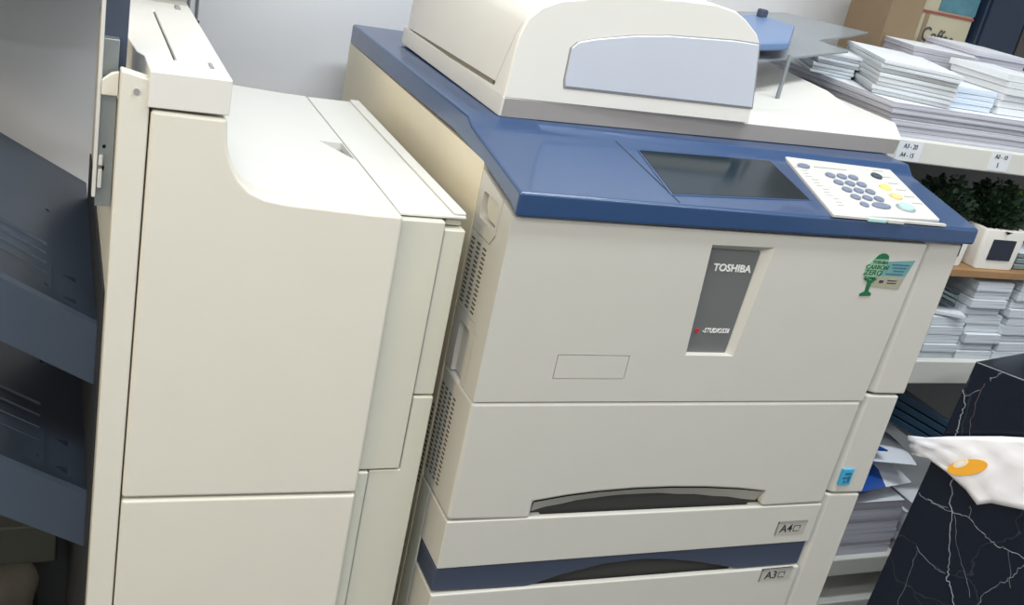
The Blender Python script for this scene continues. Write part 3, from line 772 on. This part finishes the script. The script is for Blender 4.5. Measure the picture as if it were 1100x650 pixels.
for nm, w, pth in (
    ('vein', .0013, [(.0005,.668),(.0133,.6413),(.0149,.6127),(.0195,.5923),(.036,.5439),(.0433,.5118),(.0602,.4663),(.0731,.4272),(.0903,.3808),(.0988,.3535),(.1109,.3416),(.124,.3148),(.14,.27)]),
    ('vein', .0008, [(.0201,.4706),(.0365,.4682),(.0596,.4678),(.0863,.4731),(.1079,.4593),(.1306,.4501),(.1426,.4458),(.1563,.4481),(.1781,.4478),(.22,.44)]),
    ('vein', .0006, [(.0863,.4731),(.0826,.491)]),
    ('vein', .0004, [(.0664,.4659),(.093,.4105),(.1228,.3714),(.1393,.3433)]),
    ('vein', .0007, [(.1562,.3345),(.1555,.3605),(.1666,.3822),(.18,.405),(.185,.4299),(.2,.45)]),
    ('vein', .0006, [(.004,.6594),(.023,.6781)]),
    ('rust_vein', .0009, [(.037,.5973),(.0284,.6363),(.0246,.6737),(.0254,.6909)]),
    ('vein', .0007, [(.030,.700),(.0373,.7129),(.0410,.7180)]),
    ('vein', .0005, [(.0035,.475),(.0207,.469),(.0535,.4718)]),
    ('vein', .0004, [(.1569,.4503),(.1857,.3898)]),
    ('vein', .0004, [(.0323,.3856),(.0666,.3652),(.091,.3622)]),
    ('vein', .0003, [(.0463,.2675),(.042,.3239),(.0378,.3792)])):
    vein(pth, w, nm, M['veinr'] if nm == 'rust_vein' else M['vein'])
# crumpled white wrapper hanging against the near face
wr = bmesh.new()
top = [(-.047,.5645),(-.02,.574),(.01,.590),(.0468,.6085),(.08,.624),(.1078,.636),(.16,.650),(.24,.655),(.34,.650)]
bot = [(-.029,.5355),(-.004,.5395),(.0280,.5335),(.0663,.5160),(.090,.5025),(.1065,.5125),(.155,.5270),(.24,.53),(.34,.53)]
rows = []
for j in range(7):
    t = j/6; r = []
    for i, (a, b_) in enumerate(zip(top, bot)):
        s_ = a[0]+(b_[0]-a[0])*t; z_ = a[1]+(b_[1]-a[1])*t
        r.append(face_pt(s_, z_, .010 + .0035*math.sin(3.1*i+2.3*j) + .002*math.sin(7*j)))
    rows.append(r)
loft(wr, rows, caps=False, closed=False)
wo = obj('wrapper', wr, M['bag'], smooth=True)
md = wo.modifiers.new('sub', 'SUBSURF'); md.levels = md.render_levels = 1; md.subdivision_type = 'SIMPLE'
md = wo.modifiers.new('solid', 'SOLIDIFY'); md.thickness = .0015
tag(wo, 'crumpled white wrapper with a round orange emblem stuck to the marble box', 'wrapper')
def disc(cs, cz, rs, rz_, off, m, name, hexa=False):
    bm = bmesh.new(); vs = []
    for k in range(24):
        a = 2*math.pi*k/24
        vs.append(bm.verts.new(face_pt(cs+rs*math.cos(a)+.25*rz_*math.sin(a), cz+rz_*math.sin(a)+.45*rs*math.cos(a), off)))
    vs2 = [bm.verts.new(v.co + nrm*.001) for v in vs]
    bm.faces.new(vs2)
    for k in range(24): bm.faces.new([vs[k], vs[(k+1) % 24], vs2[(k+1) % 24], vs2[k]])
    obj(name, bm, m, wo)
disc(.0540, .5560, .0255, .0175, .0145, M['bagor'], 'emblem')
disc(.0430, .5580, .0090, .0095, .0150, M['bagcream'], 'emblem_centre')
disc(.0425, .5575, .0045, .0045, .0155, M['bag'], 'emblem_dot')

# ================================================================== light
def area(name, loc, size, power, col, rot=(0,0,0)):
    l = bpy.data.lights.new(name, 'AREA'); l.shape = 'RECTANGLE'; l.size, l.size_y = size; l.energy = power; l.color = col
    o = bpy.data.objects.new(name, l); COL.objects.link(o); o.location = loc; o.rotation_euler = rot
    return o
for i, (x, y, p) in enumerate(((.45, -.35, 29), (-.9, -1.2, 24), (1.6, -1.9, 22), (-1.6, -2.8, 20))):
    g = empty('ceiling_light', (x, y, 2.68), 'long fluorescent ceiling light, %s from the back wall' % ['nearest', 'second', 'third', 'farthest'][i], 'ceiling light', 'ceiling lights')
    obj('housing', B(x-.62, x+.62, y-.14, y+.14, 2.66, 2.6995), M['ceil'], g, bevel=.004)
    obj('diffuser', B(x-.60, x+.60, y-.12, y+.12, 2.648, 2.6605), M['lamp'], g)
    area('tube_light', (x, y, 2.64), (1.2, .24), p, (.91,.965,1.0))
# unseen warm lamp at left, inferred from the warm tone of left-facing sides
area('warm_side_light', (-2.5, -1.2, 2.1), (1.0, 1.0), 33, (1.0,.80,.52), (0, -math.radians(58), 0))
w = bpy.data.worlds.new('World'); S.world = w; w.use_nodes = True
w.node_tree.nodes['Background'].inputs[0].default_value = (.9,.95,1,1); w.node_tree.nodes['Background'].inputs[1].default_value = .15

# ================================================================== camera
cam = bpy.data.cameras.new('camera'); co = bpy.data.objects.new('camera', cam); COL.objects.link(co)
R_ = [[.908273,-.033758,-.417013],[-.36645,.416759,-.831881],[.201876,.90839,.366161]]
mw = Matrix([r + [t] for r, t in zip(R_, (-.47893,-.97259,1.25898))] + [[0,0,0,1]])
co.matrix_world = mw
cam.sensor_width = 36; cam.lens = 36.416; cam.clip_start = .02
S.camera = co
S.view_settings.view_transform = 'Standard'; S.view_settings.look = 'None'
S.view_settings.exposure = 0.1; S.view_settings.gamma = 1; S.view_settings.use_curve_mapping = False
